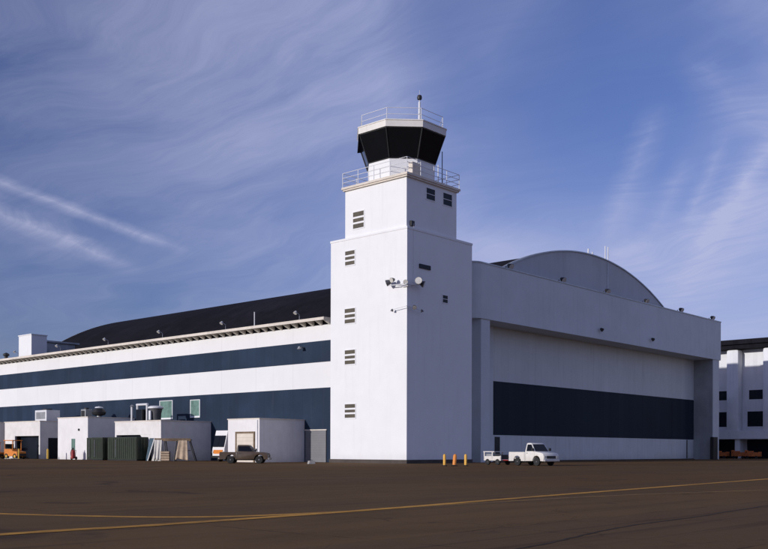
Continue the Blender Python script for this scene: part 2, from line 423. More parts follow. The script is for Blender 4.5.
# eave: gutter board, rafter tails
GX = .25
hp(MB().box(GX,GX+.12,12.75,YF,15.93,16.26).box(GX+.12,FX-.02,12.75,YF,16.14,16.26), 'eave_gutter', CREAM)
y = 12.95; proto = None
for k in range(76):
    if y > YF-.3: break
    if proto is None:
        proto = MB().prism([(GX+.12,15.98),(FX-.02,15.5),(FX-.02,16.14),(GX+.12,16.14)], 'y', -.15, .15).build('rafter_tail', RAFTER, H)
        proto.location = (-49, y-60, -GZ)
    else:
        c = proto.copy(); COL.objects.link(c); c.location = (-49, y-60, -GZ)
    y += 1.38
# eave lamps
def eave_lamp(y):
    o = hp(MB().tube((.9,y,16.26),(.9,y,17.0),.03,6).path([(.9,y,17.0),(.35,y,17.2)],.03), 'lamp_bracket', GALV)
    c = Vector((.25,y,17.15)); d = Vector((-.6,0,-.8))
    l = MB().tube(c-d*.2,c+d*.12,.12,10,.24).build('lamp_head', LENS, o); l.data.transform(Matrix.Translation(-H.location))
for yy in (17.5,31.3,45.0,58.6,72.2,85.8,99.4): eave_lamp(yy)
hp(MB().tube((1.,25.75,16.26),(1.,25.75,18.1),.06,6), 'vent_pipe', RAIL)
o = hp(MB().box(.7,FX-.03,17.2,17.5,13.1,13.2).lathe([(.05,12.85),(.3,12.9),(.2,13.1),(.05,13.15)],10,(.8,17.35,0)), 'wall_lamp', GALV)
# windows in the lower band over the roofs of the low buildings
def side_window(y0,y1,z0,z1):
    f = MB()
    w=.12
    f.box(FX-.1,FX-.031,y0-w,y1+w,z0-.22,z0).box(FX-.09,FX-.031,y0-w,y1+w,z1,z1+.08).box(FX-.09,FX-.031,y0-w,y0,z0,z1).box(FX-.09,FX-.031,y1,y1+w,z0,z1)
    fo = hp(f,'window',WHITE)
    p = MB().box(FX-.06,FX-.032,y0,y1,z0,z1).build('pane',GREENGL,fo); p.data.transform(Matrix.Translation(-H.location))
side_window(37.4,39.3,5.5,7.6); side_window(43.5,46.3,5.4,7.7)
sd = hp(MB().box(FX-.16,FX-.032,13.45,16.9,GZ,3.3), 'side_door', SHUT)
hp(MB().box(FX-.18,FX-.032,13.35,17.0,3.3,3.42), 'door_head', CREAM)
# barrel roof
BX, BZ, BR = 49.2, 29.75, 49.
GR = 54.
def arc(R, zc, x0, x1, n=64):
    return [(x0+(x1-x0)*i/n, zc - R + math.sqrt(R*R-(x0+(x1-x0)*i/n-BX)**2)) for i in range(n+1)]
zfoot = 16.2
dx = math.sqrt(BR**2-(BR-(BZ-zfoot))**2)
ar = arc(BR, BZ, BX-dx, BX+dx)
hp(MB().prism(ar, 'y', 6.45, 114), 'barrel_roof', ROOF, smooth=True)
# gable wall with a raised coping
ga = arc(GR+.05, BZ+.04, BX-dx-.2, BX+dx+.2)
hp(MB().prism([(BX-dx-.2,16.2)]+ga+[(BX+dx+.2,16.2)], 'y', 6.0, 6.4), 'gable', GABLE)
go = arc(GR+.2, BZ+.2, BX-dx-.2, BX+dx+.2)
hp(MB().prism(ga + go[::-1], 'y', 5.85, 6.48), 'gable_coping', GALV)
hp(MB().prism([(BX-dx,16.2)]+ar+[(BX+dx,16.2)], 'y', 113.7, 114.02), 'rear_gable', GABLE)
# fascia (parapet) over the door, rounded left end
r = 1.6
pl = [(84.75,1.5),(84.75,8.9),(13.75,8.9),(13.75,1.5+r)] + [(13.75+r-r*math.cos(w*PI/16), 1.5+r-r*math.sin(w*PI/16)) for w in range(1,9)]
hp(MB().prism(pl, 'z', 16.62, 23.15), 'front_fascia', FASCIA)
pl2 = [(84.82,1.43),(84.82,8.8),(13.68,8.8),(13.68,1.5+r)] + [(13.68+r-r*math.cos(w*PI/16), 1.43+r-r*math.sin(w*PI/16)) for w in range(1,9)]
hp(MB().prism(pl2, 'z', 23.15, 23.3), 'fascia_coping', GALV)
hp(MB().box(TW+.01,16,8.0,9,GZ,23.0), 'link_wall', FASCIA)
hp(MB().box(13.7,15.35,3.2,8.0,GZ,16.62), 'link_wall', FASCIA)
hp(MB().box(11.7,12.45,7.85,8.0,16.85,18.35), 'wall_vent', DARKM)
hp(MB().box(15.35,17.12,1.62,9,GZ,16.62), 'pillar', FASCIA)
hp(MB().box(81.8,84.35,1.62,9,GZ,16.62), 'pillar', FASCIA)
hp(MB().box(81.72,81.798,1.66,4.99,GZ,16.6), 'jamb_shade_panel', JAMB_SHADE)  # thin panel added over the pillar side, its grey paints in the recess shade
hp(MB().box(17.12,22.0,4.6,9,GZ,16.62), 'door_jamb', FASCIA)
# door leaves: five, with a navy band painted across
x0 = 22.0; n = 6; w = (81.8-22.0+1.6)/n
XR = 83.4
w = (XR-22.0)/n
leaf = []
for i in range(n):
    a = 22.0+i*w; b = min(a+w-.02, 81.79) if i == n-1 else a+w-.02
    yy = 5.0
    lf = hp(MB().box(a,b,yy,yy+.3,GZ+.12,16.62), 'sliding_door', DOORW)
    bd = MB().box(a,b,yy-.02,yy-.002,2.98,9.78).build('navy_band', NAVY_DOOR, lf); bd.data.transform(Matrix.Translation(-H.location))
    if i == 0:
        ds = MB().box(18.35-18.35+22.9,24.0,yy-.05,yy-.003,GZ+.15,2.75).build('wicket_door', NAVYGL, lf); ds.data.transform(Matrix.Translation(-H.location))
hp(MB().box(17.2,81.7,4.7,4.9,GZ,GZ+.06).box(17.2,81.7,5.6,8.9,16.0,16.6), 'door_track', DARKM)
hp(MB().box(78.9,79.1,4.9,4.97,GZ+.2,2.9), 'downpipe', DARKM)
hp(MB().box(80.6,82.4,1.0,1.58,GZ,3.4), 'switch_cabinet', DARKM, bevel=.04)
# fascia lamps on the coping, two more on its face
for x in (21.26,33.5,45.4,57.3,69.3,81.5):
    b = hp(MB().tube((x,2.2,23.3),(x,2.2,23.7),.06,6).box(x-.3,x+.3,1.8,2.1,23.35,23.45), 'lamp_bracket', DARKM)
    flood((x,1.55,23.62),(-.15,-.8,-.5),.40,'floodlight',hp,DARKM,LENS)
for x in (43.,58.5):
    flood((x,1.1,17.9),(-.1,-.8,-.6),.27,'floodlight',hp,DARKM,LAMP); 
# aerials on the gable
hp(MB().tube((53.1,6.2,29.2),(53.1,6.2,31.9),.08,8), 'aerial', RAIL)
hp(MB().tube((53.95,6.2,29.2),(53.95,6.2,31.9),.08,8), 'aerial', RAIL)
hp(MB().tube((48.1,6.2,29.5),(48.1,6.2,30.7),.12,8).tube((49.3,6.2,29.5),(49.3,6.2,30.4),.1,8), 'vent_pipe', RAIL)
hp(MB().box(53.3,53.5,5.94,5.998,24.,29.4), 'cable_tray', GALV)
hp(MB().box(FX+2.2,6.5,86.7,91.1,16.25,20.4).box(FX+2.1,6.6,86.6,91.2,20.4,20.55), 'roof_penthouse', WHITE)
hp(MB().box(6.6,12.5,88,93,16.25,19.5).box(6.6,13.2,87.6,93.2,19.5,19.8), 'plant_room', GALV)
hp(MB().lathe([(.3,16.25),(.3,17.0),(.55,17.1),(.5,17.4),(.1,17.6)],12,(2.2,92.6,0)), 'roof_vent', DARKM)

# ------------------------------------------------------------------ annexes
def annex(label, X0, Y0, Y1, ztop, m, opening=None, side_door=None, coping=.22, roof_m=None):
    """low block standing against the hangar, from its own front X0 back to the hangar wall"""
    A = thing('annex', label, 'annex', ((X0+FX)/2,(Y0+Y1)/2,GZ), group='low annexes along the hangar side')
    ap = under(A); X1 = FX-.05; t = .3
    w = MB()
    if opening:
        oy0, oy1, oz = opening
        w.box(X0,X0+t,Y0,oy0,GZ,ztop).box(X0,X0+t,oy1,Y1,GZ,ztop).box(X0,X0+t,oy0,oy1,oz,ztop)
    else: w.box(X0,X0+t,Y0,Y1,GZ,ztop)
    w.box(X0+t,X1,Y0,Y0+t,GZ,ztop).box(X0+t,X1,Y1-t,Y1,GZ,ztop)
    ap(w, 'wall', m)
    ap(MB().box(X0+t,X1,Y0+t,Y1-t,ztop-.35,ztop-.12), 'roof', ROOF)
    ap(MB().box(X0-.07,X0+t+.05,Y0-.07,Y1+.07,ztop,ztop+.12).box(X0+t+.05,X1,Y0-.07,Y0+t,ztop,ztop+.12).box(X0+t+.05,X1,Y1-t,Y1+.07,ztop,ztop+.12), 'coping', coping_m)
    return A, ap
coping_m = CREAM
A1, ap1 = annex('grey annex at the far end of the row beyond the orange equipment', -8.2, 77.5, 92, 5.1, ANNEX)
A2, ap2 = annex('low white annex with a wide dark opening behind the orange equipment', -6, 65.6, 76.4, 5.1, ANNEX, opening=(65.95,73.2,3.0))
ap2(MB().box(-5.1,-5.0,65.95,73.4,GZ,3.6), 'opening_shade_panel', NAVYGL)  # added near-black panel stands in for the shade inside the opening
ap2(MB().box(-4.7,-3.2,65.52,65.598,GZ,2.7), 'door', NAVYGL)
A3, ap3 = annex('narrow tall-looking white annex with a slim green door beside the olive containers', -6, 52.5, 60.5, 5.42, ANNEX_WH)
d = ap3(MB().box(-6.06,-6.003,55.8,56.7,GZ+.15,2.5), 'door', GREENGL)
ap3(MB().box(-6.12,-6.003,54.6,54.9,3.6,3.9), 'wall_lamp', DARKM)
A4, ap4 = annex('long cream annex behind the long olive container and the work stand', -6.3, 34.95, 45.3, 4.6, ANNEX, opening=(37.0,44.95,2.9))
ap4(MB().box(-5.5,-5.4,36.2,44.9,GZ,3.4), 'opening_shade_panel', NAVYGL)  # dark panel put in so the annex interior reads as unlit
ap4(MB().prism([(36.99,2.9),(39.6,2.9),(36.99,.9)], 'x', -6.25, -6.05), 'door_brace', ANNEX)
A5, ap5 = annex('bright white annex with a cream roller shutter behind the brown pickup', -5.5, 17.15, 22.75, 4.5, ANNEX_WH)
rs = ap5(MB().box(-5.56,-5.503,18.1,21.1,GZ+.05,2.9), 'roller_shutter', CREAMSH)
ap5(MB().box(-5.62,-5.503,21.1,21.3,GZ,3.1).box(-5.62,-5.503,17.9,18.1,GZ,3.1).box(-5.62,-5.503,18.1,21.1,2.9,3.1), 'shutter_frame', WOOD)
ap5(MB().tube((-5.56,17.45,GZ),(-5.56,17.45,4.4),.06,6), 'downpipe', RAIL)

# roof equipment
def hvac(label, x, y, z, sx, sy, sz, m1, m2):
    o = thing('roof_unit', label, 'roof unit', (x,y,z))
    MB().box(-sx/2,sx/2,-sy/2,sy/2,.2,sz).build('casing', m1, o, bevel=.04)
    MB().box(-sx/2-.015,-sx/2-.001,-sy*.4,sy*.4,sz*.3,sz*.85).build('grille', m2, o)
    MB().box(-sx/2+.1,-sx/2+.25,-sy/2,sy/2,0,.2).box(sx/2-.25,sx/2-.1,-sy/2,sy/2,0,.2).build('skid', DARKM, o)
    MB().lathe([(.1,sz),(sx*.32,sz),(sx*.32,sz+.22),(.1,sz+.22)],14).build('fan_cowl', DARKM, o)
    return o
hvac('boxy white and grey air unit on the roof of the annex with the orange equipment', -3.2, 68.6, 4.98, 2.2, 3.4, 1.9, RAIL, GALV)
hvac('small grey air unit on the roof of the narrow white annex', -2.6, 58.6, 5.3, 1.1, 1.2, 1.5, GALV, DARKM)
f = thing('exhaust_fan', 'round dark exhaust fan with pale cap above the narrow white annex', 'exhaust fan', (-3.2,54.3,5.3)); f.scale = (.85,.85,.85)
MB().tube((0,0,0),(0,0,.5),.35,12).build('stack', GALV, f)
MB().lathe([(.35,.5),(1.0,.7),(1.15,1.1),(.9,1.6),(.4,1.7)],16).build('fan_housing', DARKM, f, smooth=True)
MB().lathe([(.1,1.75),(.7,1.8),(.55,2.0),(.08,2.1)],14).build('cap', RAIL, f, smooth=True)
def stack(label, y, h, x=-4.2, r=.14, top=None, z=4.48):
    o = thing('vent_stack', label, 'vent stack', (x,y,z), group='vent stacks on the long cream annex')
    MB().tube((0,0,0),(0,0,h),r,10).build('pipe', RAIL, o)
    MB().lathe([(r*1.2,h),(r*2,h+.08),(r*.4,h+.3)],10).build('rain_cap', GALV, o)
    return o
stack('leftmost plain vent stack on the roof of the long cream annex', 44.6, 2.2)
p = thing('duct_frame', 'square hoop of pale duct between the vent stacks on the cream annex', 'duct', (-4.2,42.2,4.48))
MB().tube((0,-1.1,0),(0,-1.1,2.45),.14,10).tube((0,1.1,0),(0,1.1,2.45),.14,10).tube((0,-1.24,2.45),(0,1.24,2.45),.15,10).build('duct_pipe', RAIL, p)
MB().box(-.5,.3,-.7,.7,0,1.8).build('plant_cabinet', NAVYGL, p, bevel=.03)
cw = thing('cooling_tower', 'squat dark cooling tower with a pale rim on the cream annex roof', 'cooling tower', (-3.4,40.3,4.48)); cw.scale = (.75,.75,.8)
MB().lathe([(.9,0.35),(.95,1.5),(1.15,2.3)],18).build('drum', LAMP, cw, smooth=True)
MB().lathe([(1.15,2.3),(1.35,2.4),(1.35,2.6),(1.1,2.75),(.9,2.8)],18)  .build('hood', RAIL, cw, smooth=True)
for a in range(4): MB().tube((.8*math.cos(a*PI/2+.4),.8*math.sin(a*PI/2+.4),0),(.8*math.cos(a*PI/2+.4),.8*math.sin(a*PI/2+.4),.35),.06,6).build('leg', DARKM, cw)
MB().box(-1.35,-1.1,-.35,.2,.5,2.0).build('control_box', RAIL, cw, bevel=.03)

# ------------------------------------------------------------------ ground clutter on the left
def bollard(label, x, y, m, h=1.05, r=.13, tilt=(0,0), group='orange bollards in front of the tower'):
    o = thing('bollard', label, 'bollard', (x,y,GZ), group=group)
    o.rotation_euler = (tilt[0], tilt[1], 0)
    MB().lathe([(r*1.0,0.02),(r,h*.86),(r*.8,h*.95),(r*.3,h)],12).build('post', m, o, smooth=True)
    MB().lathe([(r*1.9,.0),(r*1.9,.05),(r*1.2,.09)],12).build('base', BLACK, o)
    return o
bollard('left one of three bollards at the tower foot, upright and amber', -8.5, -11.8, CONE_O, 1.08)
bollard('middle one of three bollards at the tower foot, leaning and red-orange', -7.85, -12.4, CONE_R, 1.08, .17, (.0,.13))
bollard('right one of three bollards at the tower foot, nearest the trailer', -7.0, -13.05, CONE_O, 1.08)
bollard('thin yellow post in front of the dark annex opening beside the orange equipment', -11.5, 61.2, YELLOW, 1.5, .1, group='yellow posts by the annexes')
bollard('thin yellow post standing left of the narrow white annex', -8.6, 58.6, YELLOW, 1.5, .14, group='yellow posts by the annexes')

def lift(label, x, y, rz, m, sc=1.):
    o = thing('equipment_tug', label, 'tug', (x,y,GZ), rz)
    MB().prism([(-1.3,.35),(1.3,.35),(1.3,.95),(.3,1.05),(.2,1.3),(-1.3,1.3)], 'y', -.7, .7).build('body', m, o, bevel=.05)
    MB().box(-1.2,-.2,-.6,.6,1.3,1.42).box(-1.25,-1.05,-.6,.6,1.42,1.95).build('seat', BLACK, o, bevel=.03)
    fr = MB()
    for sx in (-1.2,.35):
        for sy in (-.65,.65): fr.tube((sx,sy,1.0),(sx,sy,2.35),.05,6)
    fr.box(-1.35,.5,-.75,.75,2.35,2.45)
    fr.build('canopy_frame', m, o)
    for sx in (-.85,.85):
        for sy in (-.6,.6):
            w = MB().tube((sx,sy-.12,.36),(sx,sy+.12,.36),.36,16).build('wheel', BLACK, o)
            MB().tube((sx,sy-.125,.36),(sx,sy+.125,.36),.18,12).build('rim', YELLOW, w)
    MB().box(1.3,1.42,-.6,.6,.4,.7).build('bumper', DARKM, o)
    MB().tube((.55,0,1.05),(.3,0,1.6),.04,6).build('steering_column', DARKM, o)
    o.scale = (sc,sc,sc)
    return o
lift('bright orange open tug parked rightmost in the orange equipment row by the annex', -9.0, 67.2, math.radians(-80), ORANGE, 1.12)
lift('bright orange open tug parked at the far left edge of the orange equipment row', -9.5, 72.4, math.radians(-70), ORANGE, 1.0)
# spill pallets in front of the tugs
o = thing('pallet', 'low white pallet lying in front of the orange tug', 'pallet', (-11.2,63.6,GZ), .2)
MB().box(-.8,.8,-.12,.12,0,.1).box(-.8,.8,-.62,-.38,0,.1).box(-.8,.8,.38,.62,0,.1).build('runner', WOOD, o)
mb = MB()
for i in range(6): mb.box(-.8+i*.28,-.62+i*.28,-.65,.65,.1,.14)
mb.build('deck_board', TARPW, o)
# red extinguisher cart
e = thing('extinguisher_cart', 'red wheeled fire extinguisher standing before the narrow white annex', 'extinguisher', (-7.6,53.6,GZ), .4)
MB().lathe([(.05,.12),(.28,.16),(.3,.35),(.3,1.15),(.22,1.3),(.08,1.36)],14).build('cylinder', RED, e, smooth=True)
MB().path([(.25,-.2,.3),(.38,-.2,1.3),(.38,.2,1.3),(.25,.2,.3)],.03).build('handle', DARKM, e)
for sy in (-.36,.36):
    MB().tube((.2,sy-.05,.22),(.2,sy+.05,.22),.22,14).build('wheel', BLACK, e)
MB().lathe([(.03,1.36),(.12,1.4),(.1,1.62),(.03,1.66)],10).build('valve', DARKM, e)
MB().path([(0,0,1.5),(-.3,.05,1.35),(-.4,.1,.9),(-.32,.1,.5)],.03).build('hose', BLACK, e)
# olive containers between the annexes
def container(label, x, y, sx, sy, h):
    o = thing('container', label, 'container', (x,y,GZ), group='olive containers by the annexes')
    MB().box(-sx/2,sx/2,-sy/2,sy/2,.12,h).build('shell', OLIVE, o, bevel=.03)
    mb = MB()
    k = int(sx/.45)
    for i in range(k): mb.box(-sx/2+.12+i*(sx-.2)/k,-sx/2+.26+i*(sx-.2)/k,-sy/2-.05,-sy/2,.25,h-.15)
    k = int(sy/.45)
    for i in range(k): mb.box(-sx/2-.05,-sx/2,-sy/2+.12+i*(sy-.2)/k,-sy/2+.26+i*(sy-.2)/k,.25,h-.15)
    mb.build('rib', OLIVE, o)
    MB().box(-sx/2,-sx/2+.2,-sy/2,sy/2,0,.12).box(sx/2-.2,sx/2,-sy/2,sy/2,0,.12).build('skid', DARKM, o)
    MB().tube((-sx/2-.08,sy*.2,.4),(-sx/2-.08,sy*.2,h-.3),.03,6).build('locking_bar', GALV, o)
    return o
container('olive container of medium width standing closest to the narrow white annex', -4.9, 50.95, 2.9, 2.5, 3.0)
container('olive container in the middle of the three, at the left corner of the cream annex', -6.1, 47.0, 3.6, 2.6, 3.0)
container('long dark olive container filling the garage opening of the cream annex', -7.0, 41.1, 1.9, 6.6, 3.0)
d = thing('drum', 'pale drum on the ground between the two olive containers', 'drum', (-6.7,49.0,GZ))
MB().lathe([(.28,0),(.3,.03),(.3,.3),(.32,.32),(.3,.34),(.3,.6),(.32,.62),(.3,.64),(.3,.87),(.28,.9)],16).build('barrel', TARPW, d)
MB().tube((.12,.1,.9),(.12,.1,.93),.05,8).build('bung', DARKM, d)
# work stand with draped canvas
W = thing('work_stand', 'tall timber work stand draped with white sheet and tan canvas by the cream annex', 'work stand', (-6.2,32.0,GZ), math.radians(-46))
MB().box(-2.5,1.9,-.55,.55,2.55,2.68).box(-2.5,1.9,-.6,-.5,2.45,2.8).build('plank_deck', WOOD, W)
for sx, dxx in ((-2.3,-.12),(-1.3,.3),(.2,-.3),(1.7,.75)):
    for sy in (-.5,.5):
        MB().tube((sx+dxx,sy*1.3,0),(sx,sy,2.55),.07,6).build('leg', DARKM, W)
MB().tube((-2.3,-.55,1.2),(-1.15,-.55,1.2),.04,6).tube((.1,-.58,1.3),(1.95,-.58,1.3),.04,6).build('brace', DARKM, W)
def sheet(name, x0t, x1t, x0b, x1b, zt, zb, y, m, par, amp=.06):
    n = 18; k = 10; vs = []; fs = []
    for j in range(k+1):
        v = j/k
        for i in range(n+1):
            u = i/n; xa = x0t+(x0b-x0t)*v; xb = x1t+(x1b-x1t)*v
            vs.append((xa+(xb-xa)*u, y-.25*v-amp*math.sin(u*13+.7*v)*(.3+v), zt+(zb-zt)*v + .08*math.sin(u*5)*v))
    for j in range(k):
        for i in range(n): fs.append((j*(n+1)+i,j*(n+1)+i+1,(j+1)*(n+1)+i+1,(j+1)*(n+1)+i))
    o = MB().add(vs, fs).build(name, m, par, smooth=True)
    s = o.modifiers.new('thick','SOLIDIFY'); s.thickness = .03
    return o
sheet('white_drape', -2.45,-1.55,-2.5,-1.7, 2.6,.15,-.66, TARPW, W)
sheet('tan_canvas', .45,1.5,.1,1.65, 2.55,.2,-.68, TAN, W)
c = thing('crate', 'brown slatted crate under the work stand beside the white sheet', 'crate', (-7.35,32.5,GZ), math.radians(-46))
mb = MB().box(-.5,.5,-.4,.4,.05,1.2); mb.build('box', WOOD, c)
mb = MB()
for i in range(4): mb.box(-.53,.53,-.43,-.4,.1+i*.3,.3+i*.3).box(-.53,-.5,-.4,.43,.1+i*.3,.3+i*.3)
mb.build('slat', TAN, c)
b = thing('leaning_board', 'dark blue sheet propped aslant between the long olive container and the work stand', 'board', (-7.2,36.2,GZ))
MB().prism([(.9,0),(1.5,0),(.6,2.85),(-.6,2.85)], 'x', .5, .56).build('board', TARPB, b)
MB().prism([(.9,0),(1.02,0),(-.45,2.85),(-.6,2.85)], 'x', .43, .5).build('batten', RAIL, b)
bl = thing('wheel_chock', 'small pale concrete block on the apron between the white annex and the tower', 'block', (-9.4,4.6,GZ), -.4)
MB().prism([(-.35,0),(.35,0),(.28,.32),(-.28,.32)], 'y', -.25, .25).build('block', CONC, bl, bevel=.02)
MB().path([(-.1,0,.32),(-.1,0,.4),(.1,0,.4),(.1,0,.32)],.02).build('lifting_ring', DARKM, bl)

# ------------------------------------------------------------------ vehicles
def wheel(par, x, y, r, w, hub):
    s = 1 if y > 0 else -1
    o = MB().lathe([(r*.55,-w/2),(r*.93,-w/2),(r,-w*.3),(r,w*.3),(r*.93,w/2),(r*.55,w/2)],24,(x,y,r),axis='y').build('wheel', BLACK, par, smooth=True)
    MB().lathe([(.02,-w*.42),(r*.55,-w*.42),(r*.56,w*.42),(.02,w*.42)],20,(x,y,r),axis='y').build('rim', hub, o, smooth=True)
    MB().tube((x,y,r),(x,y+s*w*.52,r),r*.18,10).build('hub_cap', CHROME, o)
    return o
def archprof(cx, r, n=8):
    return [(cx+r*math.cos(PI*k/n), r*.92*math.sin(PI*k/n)) for k in range(n+1)]
def pickup(label, loc, rz, paint, L=5.4, Wd=1.95, Hh=1.95, hub=CHROME, low=.38, belt=1.15, hoodz=1.15, cabx=(-.15,1.5), bed=True, cap=None):
    o = thing('pickup_truck', label, 'pickup', loc, rz)
    xr, xf = -L/2, L/2; r = .39
    wf, wr = xf-.92, xr+1.12
    def arch(c):   # from rear to front along the sill
        return [(c-.5*math.cos(PI*k/8), low+.02+.5*math.sin(PI*k/8)*1.0) for k in range(9)]
    bottom = [(xr,low)] + arch(wr) + arch(wf) + [(xf,low)]
    top = [(xf,hoodz-.28),(xf-.06,hoodz-.1),(xf-.35,hoodz),(cabx[1]+.12,belt+.03),(cabx[0],belt),(cabx[0]-.04,belt-.02)]
    floor = .72
    # cab-and-bonnet volume, then bed sides
    prof = [p for p in bottom if p[0] > cabx[0]-.05]
    prof = [(cabx[0]-.05,low)] + prof
    MB().prism(prof + top, 'y', -Wd/2, Wd/2).build('body', paint, o, bevel=.035, smooth=True)
    pr = [p for p in bottom if p[0] <= cabx[0]-.06] + [(cabx[0]-.06,low)]
    side = pr + [(cabx[0]-.06,belt),(xr+.02,belt),(xr,belt-.1)]
    bd = MB()
    bd.prism(side, 'y', Wd/2-.08, Wd/2).prism(side, 'y', -Wd/2, -Wd/2+.08)
    bd.box(xr,xr+.07,-Wd/2+.08,Wd/2-.08,.5,belt).box(xr+.07,cabx[0]-.06,-Wd/2+.08,Wd/2-.08,floor-.08,floor)
    b = bd.build('truck_bed', paint, o)
    # cab greenhouse
    c0, c1 = cabx; zt = Hh
    cv = [(c0,belt),(c1+.05,belt),(c1-.55,zt-.04),(c1-.7,zt),(c0+.2,zt),(c0+.08,zt-.05)]
    yy = Wd/2-.05; yt = Wd/2-.22
    vs = []
    for s in (-1,1):
        for (x,z) in cv:
            k = (z-belt)/(zt-belt); vs.append((x, s*(yy+(yt-yy)*k), z))
    n = len(cv)
    fs = [(i,(i+1)%n,n+(i+1)%n,n+i) for i in range(n)] + [tuple(range(n))[::-1], tuple(range(n,2*n))]
    MB().add(vs, fs).build('cab', paint, o, bevel=.02, smooth=True)
    def yat(z): return yy+(yt-yy)*(z-belt)/(zt-belt)
    zb, zz = belt+.07, zt-.14
    for s in (-1,1):
        P = [(c0+.16,zb),(c1-.1,zb),(c1-.1-.58*(zz-zb)/(zt-belt),zz),(c0+.2,zz)]
        MB().add([(x,s*(yat(z)+.006),z) for x,z in P] + [(x,s*(yat(z)-.03),z) for x,z in P], [(0,1,2,3),(7,6,5,4),(0,4,5,1),(1,5,6,2),(2,6,7,3),(3,7,4,0)]).build('side_window', GLASS, o)
    # windscreen / rear screen
    def screen(xa, za, xb, zb2, off, name):
        ya, yb = yat(za)-.1, yat(zb2)-.08
        d = Vector((xb-xa,0,zb2-za)).normalized(); nrm = Vector((d.z,0,-d.x))*off
        vs = [(xa,-ya,za),(xa,ya,za),(xb,yb,zb2),(xb,-yb,zb2)]
        vs = [Vector(v)+nrm for v in vs] + [Vector(v)-nrm*2 for v in vs]
        MB().add(vs, [(0,1,2,3),(7,6,5,4),(0,4,5,1),(1,5,6,2),(2,6,7,3),(3,7,4,0)]).build(name, GLASS, o)
    sl = .6/(zt-.04-belt)
    screen(c1+.05-sl*.06, belt+.06, c1+.05-sl*(zt-.12-belt), zt-.12, .008, 'windscreen')
    screen(c0+.08*.1, belt+.08, c0+.07, zt-.14, -.008, 'rear_window')
    # bumpers, grille, lights, mirrors
    MB().box(xf-.02,xf+.14,-Wd/2+.02,Wd/2-.02,low-.02,low+.2).build('bumper', CHROME, o, bevel=.03)
    MB().box(xr-.16,xr+.0,-Wd/2+.05,Wd/2-.05,low,low+.2).build('bumper', CHROME, o, bevel=.03)
    MB().box(xf,xf+.03,-Wd/2+.42,Wd/2-.42,low+.25,hoodz-.3).build('grille', DARKM, o)
    for s in (-1,1):
        MB().box(xf-.01,xf+.04,s*(Wd/2-.4),s*(Wd/2-.06),low+.28,hoodz-.3).build('headlight', LENS, o, bevel=.02)
        MB().box(xr-.03,xr,s*(Wd/2-.02),s*(Wd/2-.16),low+.3,belt-.15).build('tail_light', RED, o)
        m = MB().box(c1-.15,c1-.02,s*(Wd/2+.02),s*(Wd/2+.22),belt+.1,belt+.36).tube((c1-.08,s*(Wd/2-.05),belt+.12),(c1-.08,s*(Wd/2+.1),belt+.16),.02,6).build('mirror', DARKM, o)
        MB().box(c0+.25,c0+.4,s*(Wd/2),s*(Wd/2+.025),belt-.12,belt-.08).build('door_handle', DARKM, o)
        MB().box(cabx[0]+.1,cabx[0]+.115,s*(Wd/2+.001),s*(Wd/2+.004),low+.1,belt-.02).box(c1-.02,c1-.005,s*(Wd/2+.001),s*(Wd/2+.004),low+.25,belt-.02).build('door_seam', BLACK, o)
    MB().box(xr+.4,xf-.4,-.35,.35,low-.1,low+.12).tube((wr,-Wd/2+.2,r),(wr,Wd/2-.2,r),.07,8).tube((wf,-Wd/2+.2,r),(wf,Wd/2-.2,r),.07,8).build('chassis', DARKM, o)
    for x in (wr,wf):
        for s in (-1,1): wheel(o, x, s*(Wd/2-.13), r, .24, hub)
    return o
WT = pickup('white pickup truck towing a small cart in front of the hangar door', (-.13,-15.8,GZ), math.radians(-102), TRUCKW, L=4.55, Wd=2.0, Hh=2.12, low=.42, belt=1.28, hoodz=1.22, hub=TRUCKW, cabx=(-.15,1.1))
PT = pickup('tan-brown pickup parked before the white annex with the roller shutter', (-12.0,11.8,GZ), math.radians(-50), MAROON, L=5.0, Wd=1.85, Hh=1.92, low=.42, belt=1.18, hoodz=1.14, hub=CHROME, cabx=(-.75,1.05))
# tow cart behind the white truck
tc = thing('tow_cart', 'small boxy cream cart with open sides hitched behind the white pickup', 'cart', (1.0,-11.0,GZ), math.radians(-99))
MB().box(-1.25,1.05,-.75,.75,.42,.56).build('deck', TRUCKW, tc, bevel=.02)
fr = MB()
for sx in (-1.2,-.1,1.0):
    for sy in (-.7,.7): fr.box(sx-.06,sx+.06,sy-.05,sy+.05,.56,1.25 if sx < .5 else .9)
fr.box(-1.3,.2,-.78,.78,1.25,1.33).box(-1.26,1.06,-.75,-.68,.5,.86).box(-1.26,1.06,.68,.75,.5,.86)
fr.build('frame', TRUCKW, tc)
MB().box(-1.1,-.25,-.6,.6,.56,1.1).build('generator', GALV, tc, bevel=.04)
MB().box(.1,.85,-.5,.5,.56,1.0).build('tool_box', DARKM, tc, bevel=.03)
for sx in (-.75,.6):
    for sy in (-.68,.68): wheel(tc, sx, sy, .3, .18, TRUCKW)
MB().path([(1.05,.4,.48),(2.15,0,.46)],.05).path([(1.05,-.4,.48),(2.15,0,.46)],.05).box(2.1,2.4,-.06,.06,.42,.52).build('tow_bar', RED, tc)
